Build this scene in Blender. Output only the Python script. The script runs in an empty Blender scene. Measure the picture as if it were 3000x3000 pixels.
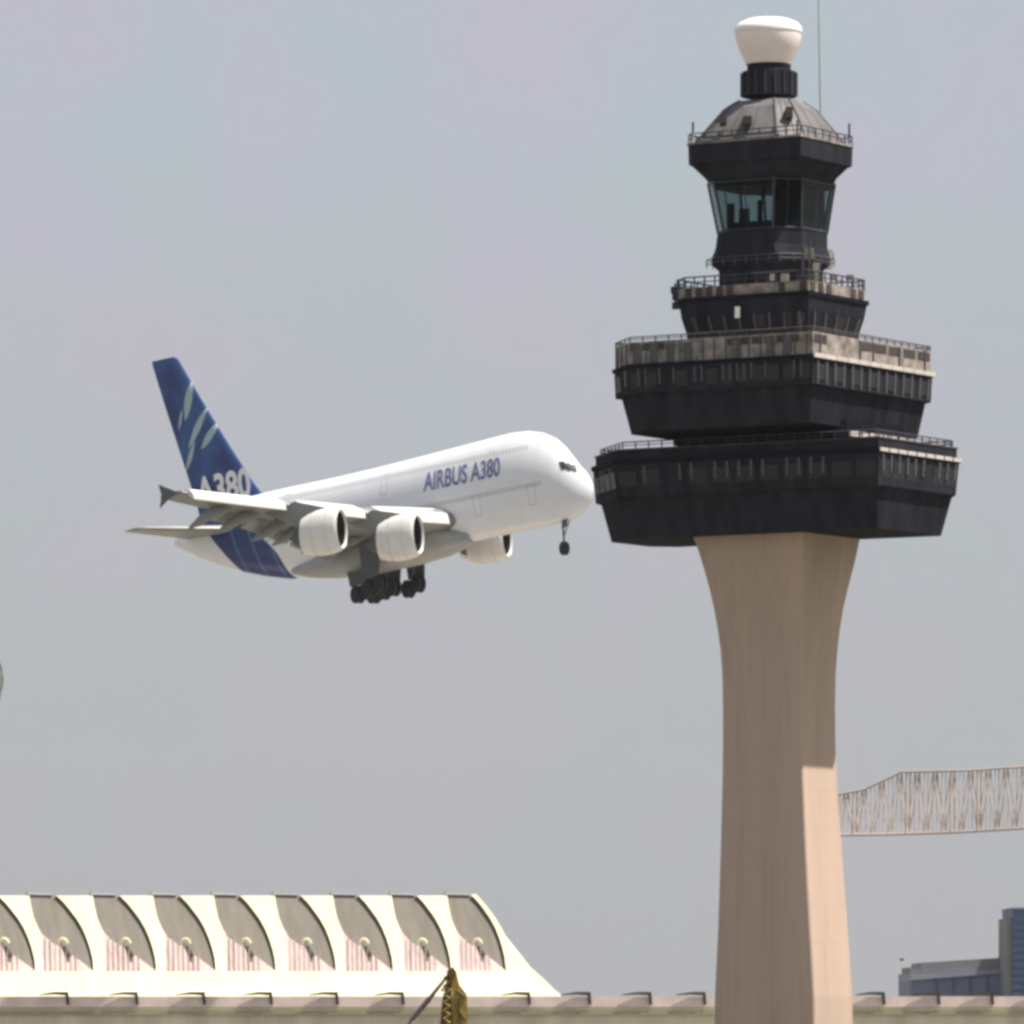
import bpy, bmesh, math, random
from mathutils import Vector, Matrix
random.seed(7)
S = bpy.context.scene
COL = S.collection
# ------------------------------------------------------------ camera
F = 19720.0          # focal length in pixels of the 3000 px photograph
YH = 2950.0          # row of the horizon
ZC = 8.0             # eye height
cam_d = bpy.data.cameras.new('camera'); cam = bpy.data.objects.new('camera', cam_d); COL.objects.link(cam)
cam_d.sensor_width = 36; cam_d.lens = 36 * F / 3000; cam_d.shift_y = (YH - 1500) / 3000
cam_d.clip_start = 1; cam_d.clip_end = 30000
cam.location = (0, 0, ZC); cam.rotation_euler = (math.radians(90), 0, 0)
S.camera = cam
# ------------------------------------------------------------ world and sun
SUN_EL = 64.5
SUN_H = Vector((0.965, -0.262, 0)).normalized()
sun_vec = Vector((SUN_H.x * math.cos(math.radians(SUN_EL)), SUN_H.y * math.cos(math.radians(SUN_EL)), math.sin(math.radians(SUN_EL))))
W = bpy.data.worlds.new("World"); S.world = W; W.use_nodes = True
nt = W.node_tree; nt.nodes.clear()
out = nt.nodes.new('ShaderNodeOutputWorld'); bg = nt.nodes.new('ShaderNodeBackground')
sky = nt.nodes.new('ShaderNodeTexSky'); sky.sky_type = 'NISHITA'; sky.sun_disc = False
sky.sun_elevation = math.radians(SUN_EL); sky.sun_rotation = math.atan2(sun_vec.x, sun_vec.y)
sky.dust_density = 6; sky.air_density = 1.0; sky.ozone_density = 1.5
tc = nt.nodes.new('ShaderNodeTexCoord'); nz = nt.nodes.new('ShaderNodeTexNoise')
nz.inputs['Scale'].default_value = 34; nz.inputs['Detail'].default_value = 3
nt.links.new(tc.outputs['Generated'], nz.inputs['Vector'])
rp = nt.nodes.new('ShaderNodeValToRGB')            # thin uneven overcast, lilac to blue grey
SKYK = 1.035
rp.color_ramp.elements[0].position = .38; rp.color_ramp.elements[0].color = (2.74*SKYK, 3.06*SKYK, 3.28*SKYK, 1)
rp.color_ramp.elements[1].position = .62; rp.color_ramp.elements[1].color = (3.02*SKYK, 2.94*SKYK, 3.40*SKYK, 1)
nt.links.new(nz.outputs['Fac'], rp.inputs['Fac'])
mx = nt.nodes.new('ShaderNodeMix'); mx.data_type = 'RGBA'; mx.inputs[0].default_value = .88
sepd = nt.nodes.new('ShaderNodeSeparateXYZ'); nt.links.new(tc.outputs['Generated'], sepd.inputs[0])
mr = nt.nodes.new('ShaderNodeMapRange'); mr.inputs['From Min'].default_value = .0; mr.inputs['From Max'].default_value = .13; mr.inputs['To Min'].default_value = .85; mr.inputs['To Max'].default_value = 0
nt.links.new(sepd.outputs[2], mr.inputs['Value'])
hm = nt.nodes.new('ShaderNodeMix'); hm.data_type = 'RGBA'; nt.links.new(mr.outputs[0], hm.inputs[0]); nt.links.new(rp.outputs[0], hm.inputs[6]); hm.inputs[7].default_value = (2.94, 2.94, 2.99, 1)
nt.links.new(sky.outputs[0], mx.inputs[6]); nt.links.new(hm.outputs[2], mx.inputs[7])
nt.links.new(mx.outputs[2], bg.inputs['Color']); bg.inputs['Strength'].default_value = 0.1
nt.links.new(bg.outputs[0], out.inputs['Surface'])
sl = bpy.data.lights.new('sun', 'SUN'); sl.energy = 5.0; sl.angle = math.radians(0.55); sl.color = (1, .93, .83)
so = bpy.data.objects.new('sun', sl); COL.objects.link(so); so.location = (60, 500, 200)
so.rotation_euler = sun_vec.to_track_quat('Z', 'Y').to_euler()
S.view_settings.view_transform = 'Standard'; S.view_settings.look = 'None'
S.view_settings.gamma = 1; S.view_settings.exposure = 0.78
S.render.engine = 'CYCLES'
S.cycles.pixel_filter_type = 'BLACKMAN_HARRIS'; S.cycles.filter_width = 3.3
S.cycles.transparent_max_bounces = 16
# ------------------------------------------------------------ helpers
def P(px, py, Y):
    """point seen at photo pixel px,py when it stands Y metres away"""
    return Vector(((px - 1500) * Y / F, Y, ZC + (YH - py) * Y / F))
def mat(name, col, rough=.7, var=.12, scale=2.0, metal=0, spec=.3, streak=False, bump=0):
    m = bpy.data.materials.new(name); m.use_nodes = True
    n = m.node_tree; b = n.nodes['Principled BSDF']
    b.inputs['Roughness'].default_value = rough; b.inputs['Metallic'].default_value = metal
    b.inputs['Specular IOR Level'].default_value = spec
    t = n.nodes.new('ShaderNodeTexCoord'); mp = n.nodes.new('ShaderNodeMapping')
    if streak: mp.inputs['Scale'].default_value = (1, 1, .12)
    z = n.nodes.new('ShaderNodeTexNoise'); z.inputs['Scale'].default_value = scale; z.inputs['Detail'].default_value = 5
    r = n.nodes.new('ShaderNodeValToRGB')
    r.color_ramp.elements[0].position = .3; r.color_ramp.elements[1].position = .72
    r.color_ramp.elements[0].color = (*[c * (1 - var) for c in col], 1)
    r.color_ramp.elements[1].color = (*[min(1, c * (1 + var)) for c in col], 1)
    n.links.new(t.outputs['Object'], mp.inputs['Vector']); n.links.new(mp.outputs[0], z.inputs['Vector'])
    n.links.new(z.outputs['Fac'], r.inputs['Fac']); n.links.new(r.outputs[0], b.inputs['Base Color'])
    if bump:
        bp = n.nodes.new('ShaderNodeBump'); bp.inputs['Strength'].default_value = bump
        n.links.new(z.outputs['Fac'], bp.inputs['Height']); n.links.new(bp.outputs[0], b.inputs['Normal'])
    return m
def build(name, bm, m, parent=None, smooth=False, autosm=None):
    bmesh.ops.remove_doubles(bm, verts=bm.verts, dist=1e-4)
    bmesh.ops.recalc_face_normals(bm, faces=bm.faces)
    me = bpy.data.meshes.new(name); bm.to_mesh(me); bm.free()
    o = bpy.data.objects.new(name, me); COL.objects.link(o); me.materials.append(m)
    if smooth:
        for p in me.polygons: p.use_smooth = True
        if autosm:
            try: me.set_sharp_from_angle(angle=math.radians(autosm))
            except Exception: pass
    if parent:
        o.parent = parent; o.matrix_parent_inverse = Matrix.Translation(parent.location).inverted()
    return o
def tag(o, label=None, cat=None, group=None, kind=None):
    if label: o['label'] = label
    if cat: o['category'] = cat
    if group: o['group'] = group
    if kind: o['kind'] = kind
    return o
def empty(name, loc):
    o = bpy.data.objects.new(name, None); COL.objects.link(o); o.location = loc; o.empty_display_size = 1
    return o
def loft(bm, rings, cap0=True, cap1=True):
    vs = [[bm.verts.new(p) for p in r] for r in rings]
    n = len(rings[0])
    for a, b in zip(vs, vs[1:]):
        for i in range(n):
            j = (i + 1) % n
            try: bm.faces.new((a[i], a[j], b[j], b[i]))
            except ValueError: pass
    for c, f in ((cap0, vs[0]), (cap1, vs[-1])):
        if c and n > 2:
            try: bm.faces.new(f)
            except ValueError: pass
def box(bm, a, b):
    (x0, y0, z0), (x1, y1, z1) = a, b
    loft(bm, [[(x0,y0,z), (x1,y0,z), (x1,y1,z), (x0,y1,z)] for z in (z0, z1)])
def bar(bm, p, q, r, n=6, r2=None):
    p, q = Vector(p), Vector(q); d = (q - p).normalized()
    u = d.orthogonal().normalized(); v = d.cross(u)
    r2 = r if r2 is None else r2
    loft(bm, [[c + (u * math.cos(k*2*math.pi/n + .785) + v * math.sin(k*2*math.pi/n + .785)) * rr for k in range(n)] for c, rr in ((p, r), (q, r2))])
def slab(bm, pts, d):
    """polygon extruded by vector d"""
    d = Vector(d); pts = [Vector(p) for p in pts]
    loft(bm, [pts, [p + d for p in pts]])
def text_bm(s, size=1.0, bold=0.0):
    cu = bpy.data.curves.new('lettering', 'FONT'); cu.body = s; cu.size = size; cu.offset = bold
    o = bpy.data.objects.new('lettering', cu); COL.objects.link(o)
    me = bpy.data.meshes.new_from_object(o, depsgraph=bpy.context.evaluated_depsgraph_get())
    bm = bmesh.new(); bm.from_mesh(me)
    bpy.data.objects.remove(o); bpy.data.curves.remove(cu); bpy.data.meshes.remove(me)
    return bm
# ------------------------------------------------------------ materials
M = {}
M['concrete'] = mat('tower_concrete', (.44, .335, .272), .85, .10, .22, streak=True)
def add_joints(m, step, depth):
    n = m.node_tree; b = n.nodes['Principled BSDF']; col = b.inputs['Base Color'].links[0].from_socket
    t = n.nodes.new('ShaderNodeTexCoord'); sp = n.nodes.new('ShaderNodeSeparateXYZ'); n.links.new(t.outputs['Object'], sp.inputs[0])
    def mth(op, a, v):
        q = n.nodes.new('ShaderNodeMath'); q.operation = op; n.links.new(a, q.inputs[0]); q.inputs[1].default_value = v; return q.outputs[0]
    f = mth('LESS_THAN', mth('FRACT', mth('DIVIDE', sp.outputs[2], step), 0), .035)
    z = n.nodes.new('ShaderNodeTexNoise'); z.inputs['Scale'].default_value = 1.6; z.inputs['Detail'].default_value = 6
    mp = n.nodes.new('ShaderNodeMapping'); mp.inputs['Scale'].default_value = (1, 1, .05); n.links.new(t.outputs['Object'], mp.inputs[0]); n.links.new(mp.outputs[0], z.inputs['Vector'])
    st = n.nodes.new('ShaderNodeMapRange'); n.links.new(z.outputs['Fac'], st.inputs[0]); st.inputs[1].default_value = .52; st.inputs[2].default_value = .75; st.inputs[4].default_value = .30
    mul = n.nodes.new('ShaderNodeMix'); mul.data_type = 'RGBA'; n.links.new(mth('MULTIPLY', f, depth), mul.inputs[0]); n.links.new(col, mul.inputs[6]); mul.inputs[7].default_value = (.12, .09, .08, 1)
    m2 = n.nodes.new('ShaderNodeMix'); m2.data_type = 'RGBA'; n.links.new(st.outputs[0], m2.inputs[0]); n.links.new(mul.outputs[2], m2.inputs[6]); m2.inputs[7].default_value = (.27, .19, .155, 1)
    n.links.new(m2.outputs[2], b.inputs['Base Color'])
add_joints(M['concrete'], 3.4, .07)
M['cladding'] = mat('dark_cladding', (.023, .025, .033), .9, .35, .8, spec=.03, streak=True)
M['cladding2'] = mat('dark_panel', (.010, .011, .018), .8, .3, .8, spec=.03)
M['parapet'] = mat('weathered_parapet', (.24, .21, .19), .8, .55, .9)
M['brownish'] = mat('brown_flashing', (.055, .045, .04), .8, .3, 1)
M['ledge'] = mat('sunlit_ledge', (.50, .46, .42), .8, .15, 1.2)  # pale tone standing for sunlight on the ledges
M['roofing'] = mat('roof_sheet', (.125, .12, .125), .6, .3, .7, streak=True)
M['steel'] = mat('grey_steel', (.085, .085, .09), .5, .2, 3)
M['darksteel'] = mat('dark_steel', (.04, .04, .05), .5, .2, 3)
M['radome'] = mat('radome_white', (.86, .76, .73), .5, .05, 1)
M['radometop'] = mat('radome_cap_white', (.80, .79, .76), .5, .03, 1)
M['paint'] = mat('aircraft_white', (.72, .73, .74), .32, .03, .3, spec=.5)
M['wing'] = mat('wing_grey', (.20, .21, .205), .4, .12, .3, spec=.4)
M['slat'] = mat('leading_edge_metal', (.58, .58, .56), .35, .05, 1, metal=.0, spec=.5)
M['nacelle'] = mat('nacelle_white', (.66, .66, .64), .35, .06, .5, spec=.5)
M['cowl'] = mat('cowl_joint', (.50, .50, .49), .4, .05, 1)
M['fairing'] = mat('belly_shade_grey', (.30, .31, .31), .4, .12, .3)  # shade under wing and belly is put into this darker grey
M['fan'] = mat('fan_dark', (.02, .02, .025), .4, .2, 3)
M['tyre'] = mat('tyre_rubber', (.02, .02, .028), .7, .2, 3)
M['gear'] = mat('gear_metal', (.09, .095, .11), .5, .2, 3)
M['navy'] = mat('lettering_blue', (.03, .045, .16), .4, .05, 1)
M['text_blue'] = mat('faded_lettering_blue', (.13, .15, .30), .4, .05, 1)
M['white'] = mat('lettering_white', (.75, .75, .77), .4, .03, 1)
M['shell'] = mat('cream_shell', (.68, .65, .47), .7, .10, .35, streak=True)
M['opening'] = mat('shaded_shell_brown', (.175, .160, .138), .8, .12, .5, streak=True)  # brown carries the shade inside the shells
M['pale'] = mat('pale_window_wall', (.54, .43, .42), .6, .2, 1.2, streak=True)
M['mullion'] = mat('pinkish_mullion', (.33, .27, .255), .7, .2, 1)
M['beige'] = mat('beige_wall', (.68, .60, .47), .85, .2, .25, streak=True)
M['coping'] = mat('pale_coping', (.74, .61, .56), .8, .12, .4)
M['bracket'] = mat('dark_bracket', (.07, .065, .06), .7, .2, 2)
M['ochre'] = mat('ochre_paint', (.27, .18, .03), .55, .3, 1.4)
M['brown'] = mat('brown_shade_metal', (.10, .062, .018), .6, .3, 2)
M['rust'] = mat('hazed_rust_steel', (.46, .38, .34), .8, .25, .05)  # rust paled in its colour to stand for distant haze
M['rustdark'] = mat('dull_rust_chord', (.27, .22, .205), .8, .25, .05)
M['blueglass'] = mat('blue_cladding', (.06, .11, .215), .5, .15, .08, spec=.3)
M['slate'] = mat('slate_cladding', (.17, .19, .28), .6, .12, .08)
M['greyroof'] = mat('grey_roof_sheet', (.20, .205, .21), .8, .12, .08)
M['birdgrey'] = mat('grey_feathers', (.17, .17, .17), .9, .3, 20)
M['bird'] = mat('bird_plumage', (.05, .05, .055), .9, .2, 6)
def glass_mat():
    m = bpy.data.materials.new('cab_glass'); m.use_nodes = True; n = m.node_tree; n.nodes.clear()
    o = n.nodes.new('ShaderNodeOutputMaterial'); mixs = n.nodes.new('ShaderNodeMixShader')
    tr = n.nodes.new('ShaderNodeBsdfTransparent'); tr.inputs['Color'].default_value = (.60, .665, .665, 1)
    gl = n.nodes.new('ShaderNodeBsdfGlossy'); gl.inputs['Roughness'].default_value = .03
    lw = n.nodes.new('ShaderNodeLayerWeight'); lw.inputs['Blend'].default_value = .5
    fr = n.nodes.new('ShaderNodeMath'); fr.operation = 'POWER'; n.links.new(lw.outputs['Facing'], fr.inputs[0]); fr.inputs[1].default_value = 5
    n.links.new(fr.outputs[0], mixs.inputs[0]); n.links.new(tr.outputs[0], mixs.inputs[1]); n.links.new(gl.outputs[0], mixs.inputs[2])
    n.links.new(mixs.outputs[0], o.inputs['Surface'])
    return m
M['glass'] = glass_mat()
# ------------------------------------------------------------ ground
bm = bmesh.new(); g = 12000
vs = [bm.verts.new(p) for p in ((-g, -400, 0), (g, -400, 0), (g, 20000, 0), (-g, 20000, 0))]; bm.faces.new(vs)
gm = mat('dry_grass_and_asphalt', (.13, .125, .09), .95, .35, .02)
tag(build('ground', bm, gm), kind='structure')
bm = bmesh.new(); vs = [bm.verts.new(p) for p in ((-300, 880, .004), (300, 880, .004), (300, 960, .004), (-300, 960, .004))]; bm.faces.new(vs)
tag(build('apron', bm, mat('apron_concrete', (.28, .27, .25), .9, .12, .05)), kind='structure')
# ------------------------------------------------------------ control tower
TY = 600.0; TK = TY / F          # metres per photo pixel there
T = math.radians(32); CT, ST = math.cos(T), math.sin(T)
U = Vector((-CT, ST, 0)); V = Vector((ST, CT, 0))   # along the left and the right face
def plan(y, l, c, r, ch=(0, 0, 0, 0), y_at=None, z=None):
    """as plan0, widened until the cut corners still reach from l to r"""
    l1, r1 = l, r
    for _ in range(4):
        pts = plan0(y, l1, c, r1, ch, None, z)
        xs = [1500 + p.x * F / p.y for p in pts]
        l1 += l - min(xs); r1 += r - max(xs)
    return pts
def plan0(y, l, c, r, ch=(0, 0, 0, 0), y_at=None, z=None):
    """horizontal rectangle turned 32 degrees: l,c,r are the photo columns of left, front and right corner, y the row of the front corner
       ch: chamfer in px at (front, right, back, left)"""
    A = (c - l) / CT; B = (r - c) / ST
    depth = -(A * ST + B * CT) / 2
    Fc = Vector(((c - 1500) * TK, TY + depth * TK, 0))
    if z is None: z = ZC + (YH - y) * (TY + depth * TK) / F
    a, b = A * TK, B * TK
    C = [Fc, Fc + V * b, Fc + V * b + U * a, Fc + U * a]
    pts = []
    for i in range(4):
        p = C[i]; prv = (C[i-1] - p).normalized(); nx = (C[(i+1) % 4] - p).normalized(); d = ch[i] * TK
        if d > 0: pts += [p + prv * d, p + nx * d]
        else: pts += [p + prv * .02, p + nx * .02]
    for p in pts: p.z = z
    return pts
tower = empty('control_tower', (TK * (1465*1.553 - 1500), TY, 0))
tag(tower, 'tall concrete airport control tower with dark stacked galleries and a white radome', 'control tower')
def tpart(name, rings, m, cap0=True, cap1=True, parent=None):
    bm = bmesh.new(); loft(bm, rings, cap0, cap1)
    return build(name, bm, m, parent or tower)
k = 3000 / 1932
# shaft
ch = (4, 4, 4, 22)
rows = [(1004, 1308, 1509, 1622), (1030, 1318, 1509, 1617), (1060, 1327, 1508.5, 1610), (1100, 1338, 1508, 1600), (1140, 1347, 1508, 1591), (1180, 1354, 1508, 1584.5), (1220, 1359.5, 1508, 1580), (1270, 1363, 1508, 1576.5), (1330, 1364, 1508, 1575.5), (1400, 1364, 1508.5, 1576),
        (1450, 1363.5, 1510, 1578), (1600, 1360, 1516, 1588), (1750, 1355, 1523, 1599), (1880, 1349, 1530.5, 1608)]
rings = [plan(y*k, l*k, c*k, r*k, ch) for y, l, c, r in rows]
last = rings[-1]
rings.append([Vector((p.x + (p.x - tower.location.x) * .02, p.y, -.5)) for p in last])
shaft = tpart('shaft', rings, M['concrete'])
# joints between the lifts of concrete, a couple of mm proud lines are left to the material
# lower gallery
def ring_of(y, l, c, r, ch=(0,0,0,0)): return plan(y, l, c, r, ch)
LCH = (0, 12, 60, 190)
lower = tpart('lower_gallery', [plan(1546, 1792, 2545, 2757, (0, 10, 60, 120)), plan(1430, 1762, 2546, 2788, (0, 10, 60, 150)), plan(1420, 1745, 2547, 2800, LCH), plan(1322, 1738, 2547, 2810, LCH)], M['cladding'])
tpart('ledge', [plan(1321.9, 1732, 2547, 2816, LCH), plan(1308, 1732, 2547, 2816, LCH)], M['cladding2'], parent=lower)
lpar = tpart('parapet', [plan(1307.8, 1745, 2547, 2803, LCH), plan(1282, 1745, 2547, 2803, LCH)], M['cladding'], parent=lower)
tpart('coping', [plan(1281.9, 1741, 2547, 2807, LCH), plan(1277, 1741, 2547, 2807, LCH)], M['brownish'], parent=lower)
# storey between
tpart('recessed_storey', [plan(1276.8, 1972, 2450, 2650, (30, 30, 30, 30)), plan(1225, 1972, 2450, 2650, (30, 30, 30, 30))], M['cladding2'])
# main gallery
MCH = (0, 25, 40, 120)
main = tpart('main_gallery', [plan(1236, 1850, 2352, 2688, (0, 20, 40, 100)), plan(1126, 1822, 2357, 2712, MCH), plan(1124, 1803, 2358, 2727, MCH), plan(1046, 1799, 2359, 2731, MCH)], M['cladding'])
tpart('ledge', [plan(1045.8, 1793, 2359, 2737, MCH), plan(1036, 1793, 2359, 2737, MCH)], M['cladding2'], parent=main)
tpart('parapet', [plan(1035.8, 1802, 2359, 2727, MCH), plan(970, 1802, 2359, 2727, MCH)], M['parapet'], parent=main)
# small gallery
SCH = (0, 15, 30, 40)
small = tpart('small_gallery', [plan(1035.6, 2015, 2355, 2515, SCH), plan(955, 2012, 2355, 2516, SCH), plan(905, 1996, 2356, 2532, SCH), plan(862, 1990, 2356, 2540, SCH)], M['cladding'])
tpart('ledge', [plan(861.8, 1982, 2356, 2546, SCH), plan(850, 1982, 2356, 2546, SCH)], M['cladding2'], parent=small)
tpart('parapet', [plan(849.8, 1988, 2356, 2534, SCH), plan(820, 1988, 2356, 2534, SCH)], M['parapet'], parent=small)
# cab pedestal
CCH = (60, 30, 50, 45)
tpart('cab_base', [plan(849.6, 2106, 2310, 2412, CCH), plan(776, 2106, 2310, 2412, CCH), plan(756, 2086, 2318, 2432, CCH), plan(738, 2084, 2318, 2433, CCH), plan(708, 2096, 2312, 2424, CCH), plan(665, 2102, 2310, 2424, CCH)], M['cladding'])
# cab: floor level 665, ceiling 512
GT = (512, 2074, 2312, 2446, CCH); GB = (664.8, 2104, 2310, 2423, CCH)
rb = plan(*GB); rt = plan(*GT)
def lerp(a, b, t): return a + (b - a) * t
cab_frame = bmesh.new(); panes = []
names = 8
for i in range(8):
    j = (i + 1) % 8
    b0, b1, t0, t1 = rb[i], rb[j], rt[i], rt[j]
    bar(cab_frame, b0, t0, .12, 4)
    wdt = (b1 - b0).length
    n = 1 if wdt < 2.4 else 2
    for q in range(n):
        f0, f1 = q / n, (q + 1) / n
        if q: bar(cab_frame, lerp(b0, b1, f0), lerp(t0, t1, f0), .05, 4)
        panes.append([lerp(b0, b1, f0), lerp(b0, b1, f1), lerp(t0, t1, f1), lerp(t0, t1, f0)])
    bar(cab_frame, lerp(b0, t0, .03), lerp(b1, t1, .03), .10, 4); bar(cab_frame, lerp(b0, t0, .97), lerp(b1, t1, .97), .10, 4)
cf = build('cab_window_frame', cab_frame, M['darksteel'], tower)
for pn in panes:
    bm = bmesh.new(); cen = sum(pn, Vector()) / 4
    nrm = (pn[1] - pn[0]).cross(pn[3] - pn[0]).normalized()
    slab(bm, pn, nrm * .03)
    build('window', bm, M['glass'], cf)
# cab ceiling flare, roof slab and contents
flare = tpart('cab_eaves', [plan(511.8, 2076, 2314, 2444, CCH), plan(498, 2066, 2318, 2450, (45,30,40,40)), plan(462, 2030, 2334, 2484, (0,20,40,25)), plan(455, 2018, 2335, 2496, (0,20,30,20)), plan(398, 2016, 2335, 2498, (0,20,30,20))], M['cladding'])
tpart('roof_edge', [plan(397.8, 2012, 2335, 2502, (0,20,30,20)), plan(392, 2012, 2335, 2502, (0,20,30,20))], M['parapet'], parent=flare)
bm = bmesh.new()
loft(bm, [plan(664, 2130, 2312, 2400, (20,20,20,20)), plan(640, 2130, 2312, 2400, (20,20,20,20))])
loft(bm, [plan(655, 2268, 2345, 2416, (5,5,5,5)), plan(514, 2268, 2345, 2416, (5,5,5,5))])
loft(bm, [plan(530, 2085, 2314, 2440, CCH), plan(513, 2082, 2314, 2440, CCH)])
for (xx, y0, y1, ww) in ((2140, 600, 664, 22), (2180, 615, 664, 30), (2226, 590, 664, 14), (2160, 514, 560, 8), (2236, 514, 585, 10)):
    p0, p1 = P(xx, y1, TY), P(xx, y0, TY); box(bm, (p0.x - ww*TK/2, TY - 1, p0.z), (p0.x + ww*TK/2, TY + .5, p1.z))
build('cab_interior', bm, M['darksteel'], tower)
# hipped roof with standing seams and lit hatch panels
r0 = plan(391.8, 2034, 2318, 2474, (60, 40, 40, 50)); r1 = plan(345, 2080, 2308, 2432, (50,34,30,44)); r2 = plan(303, 2122, 2296, 2392, (38,24,25,34)); r3 = plan(285, 2158, 2290, 2352, (30, 15, 20, 25))
roof = tpart('cab_roof', [r0, r1, r2, r3], M['roofing'])
for i in range(8):
    for f in (0, .33, .66):
        bm = bmesh.new()
        for ra, rc in ((r0, r1), (r1, r2), (r2, r3)):
            j = (i+1) % 8; bar(bm, lerp(ra[i], ra[j], f), lerp(rc[i], rc[j], f), .12 if f == 0 else .05, 4)
        build('roof_seam', bm, M['steel'], roof)
for (x, y, w_, h_) in ((2313, 328, 20, 32), (2190, 350, 26, 22), (2120, 352, 18, 16)):
    p = P(x, y, TY - 5.4); bm = bmesh.new(); box(bm, (p.x - w_*TK/2, p.y, p.z - h_*TK/2), (p.x + w_*TK/2, p.y + 2.5, p.z + h_*TK/2)); build('roof_hatch', bm, M['brownish'], roof)
# drum, collar and radome
ax = Vector(((2253 - 1500) * TK, TY, 0))
def zt(y, Y=TY): return ZC + (YH - y) * Y / F
def lathe(bm, prof, cx, cy, n=32):
    loft(bm, [[Vector((cx + r * math.cos(2*math.pi*q/n), cy + r * math.sin(2*math.pi*q/n), z)) for q in range(n)] for r, z in prof])
bm = bmesh.new(); lathe(bm, [(79*TK, zt(284)), (79*TK, zt(212)), (70*TK, zt(210)), (64*TK, zt(206)), (64*TK, zt(190))], ax.x, ax.y)
drum = build('radome_drum', bm, M['cladding'], tower, True, 30)
bm = bmesh.new()
for q in range(18):
    a = 2*math.pi*q/18; r = 82*TK
    bar(bm, (ax.x + r*math.cos(a), ax.y + r*math.sin(a), zt(284)), (ax.x + r*math.cos(a), ax.y + r*math.sin(a), zt(214)), .07, 4)
bm2 = build('rib', bm, M['darksteel'], drum)
rx = ax.x - 2*TK
bm = bmesh.new(); lathe(bm, [(66*TK, zt(189.8)), (70*TK, zt(178)), (86*TK, zt(145)), (96*TK, zt(115)), (97*TK, zt(97))], rx, ax.y, 40)
rad = build('radome', bm, M['radome'], tower, True, 40)
bm = bmesh.new(); lathe(bm, [(99*TK, zt(96.8)), (100*TK, zt(90)), (97*TK, zt(80)), (86*TK, zt(68)), (62*TK, zt(58)), (30*TK, zt(53)), (3*TK, zt(52))], rx, ax.y, 40)
build('radome_cap', bm, M['radometop'], rad, True, 40)
bm = bmesh.new(); bar(bm, P(2404, 386, TY+1), P(2396, -60, TY+1), .055, 6, .035)
build('antenna_mast', bm, M['steel'], tower)
# railings
def railing(name, y0, y1, l, c, r, ch, post=1.1, rad=.05, m='steel', parent=None, extra=()):
    a = plan(y0, l, c, r, ch); b = plan(y1, l, c, r, ch); bm = bmesh.new(); n = len(a)
    for i in range(n):
        j = (i + 1) % n; L = (a[j] - a[i]).length
        bar(bm, b[i], b[j], rad, 4); bar(bm, lerp(a[i], b[i], .5), lerp(a[j], b[j], .5), rad * .7, 4)
        cnt = max(1, int(L / post))
        for q in range(cnt):
            f = q / cnt; bar(bm, lerp(a[i], a[j], f), lerp(b[i], b[j], f), rad, 4)
    return build(name, bm, M[m], parent or tower)
railing('railing', 391.6, 366, 2018, 2335, 2496, (0,20,30,20), 1.3, .06, 'darksteel')
railing('railing', 819.8, 790, 1990, 2356, 2532, SCH, 1.0, .07, 'darksteel')
railing('railing', 969.8, 956, 1804, 2359, 2725, MCH, 1.3, .06, 'brownish')
railing('railing', 762, 738, 2070, 2330, 2444, CCH, 1.0, .05, 'steel')
railing('railing', 1276.8, 1258, 1760, 2540, 2790, LCH, 1.3, .06, 'darksteel')
# panels standing behind the main gallery railing and windows / fins on the walls
def wallset(ya, yb, l, c, r, ch, faces, n, w, out_, name, m, parent, l2=None, c2=None, r2=None, skip=0, hgt=(0, 1), split=False):
    a = plan(ya, l, c, r, ch); b = plan(yb, l2 or l, c2 or c, r2 or r, ch)
    res = []
    for fi, cnt in zip(faces, n):
        i = fi; j = (fi + 1) % 8
        nrm = (a[j] - a[i]).cross(b[i] - a[i]).normalized()
        if nrm.dot(a[i] - Vector((tower.location.x, TY, a[i].z))) < 0: nrm = -nrm
        for q in range(cnt):
            if random.random() < skip: continue
            f = (q + .5) / cnt; h = w / 2
            A0, A1 = lerp(a[i], a[j], f - h/cnt), lerp(a[i], a[j], f + h/cnt)
            B0, B1 = lerp(b[i], b[j], f - h/cnt), lerp(b[i], b[j], f + h/cnt)
            if hgt != (0, 1):
                A0, B0 = lerp(A0, B0, hgt[0]), lerp(A0, B0, hgt[1]); A1, B1 = lerp(A1, B1, hgt[0]), lerp(A1, B1, hgt[1])
            res.append(([A0, A1, B1, B0], nrm))
    bm = bmesh.new()
    for quad, nrm in res:
        slab(bm, [p - nrm*.02 for p in quad], nrm * (out_ + .02))
        if split: build(name, bm, M[m], parent); bm = bmesh.new()
    if split: bm.free(); return
    return build(name, bm, M[m], parent)
# faces: 1 = right face, 3 right-back, 5 back, 7 = left face; even ones are the chamfers
wallset(1120, 1052, 1803, 2358, 2727, MCH, (6, 7), (3, 26), .22, .12, 'fin', 'steel', main, 1799, 2359, 2731, skip=.3, hgt=(.3, 1), split=True)
wallset(1120, 1052, 1803, 2358, 2727, MCH, (1,), (14,), .16, .12, 'fin', 'steel', main, 1799, 2359, 2731, split=True)
wallset(1108, 1062, 1803, 2358, 2727, MCH, (1, 6, 7), (7, 2, 12), .75, .07, 'window_strip', 'fan', main, 1799, 2359, 2731, skip=.2, split=True)
wallset(1412, 1328, 1745, 2547, 2800, LCH, (1, 6, 7), (10, 7, 22), .18, .12, 'fin', 'steel', lower, 1738, 2547, 2810, skip=.35, hgt=(.4, 1), split=True)
wallset(1395, 1345, 1745, 2547, 2800, LCH, (1, 6, 7), (6, 4, 11), .78, .06, 'window_strip', 'fan', lower, 1738, 2547, 2810, skip=.1, split=True)
wallset(950, 912, 2012, 2355, 2516, SCH, (1, 7), (4, 9), .65, .06, 'window_strip', 'fan', small, 1996, 2356, 2532, skip=.2, split=True)
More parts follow.
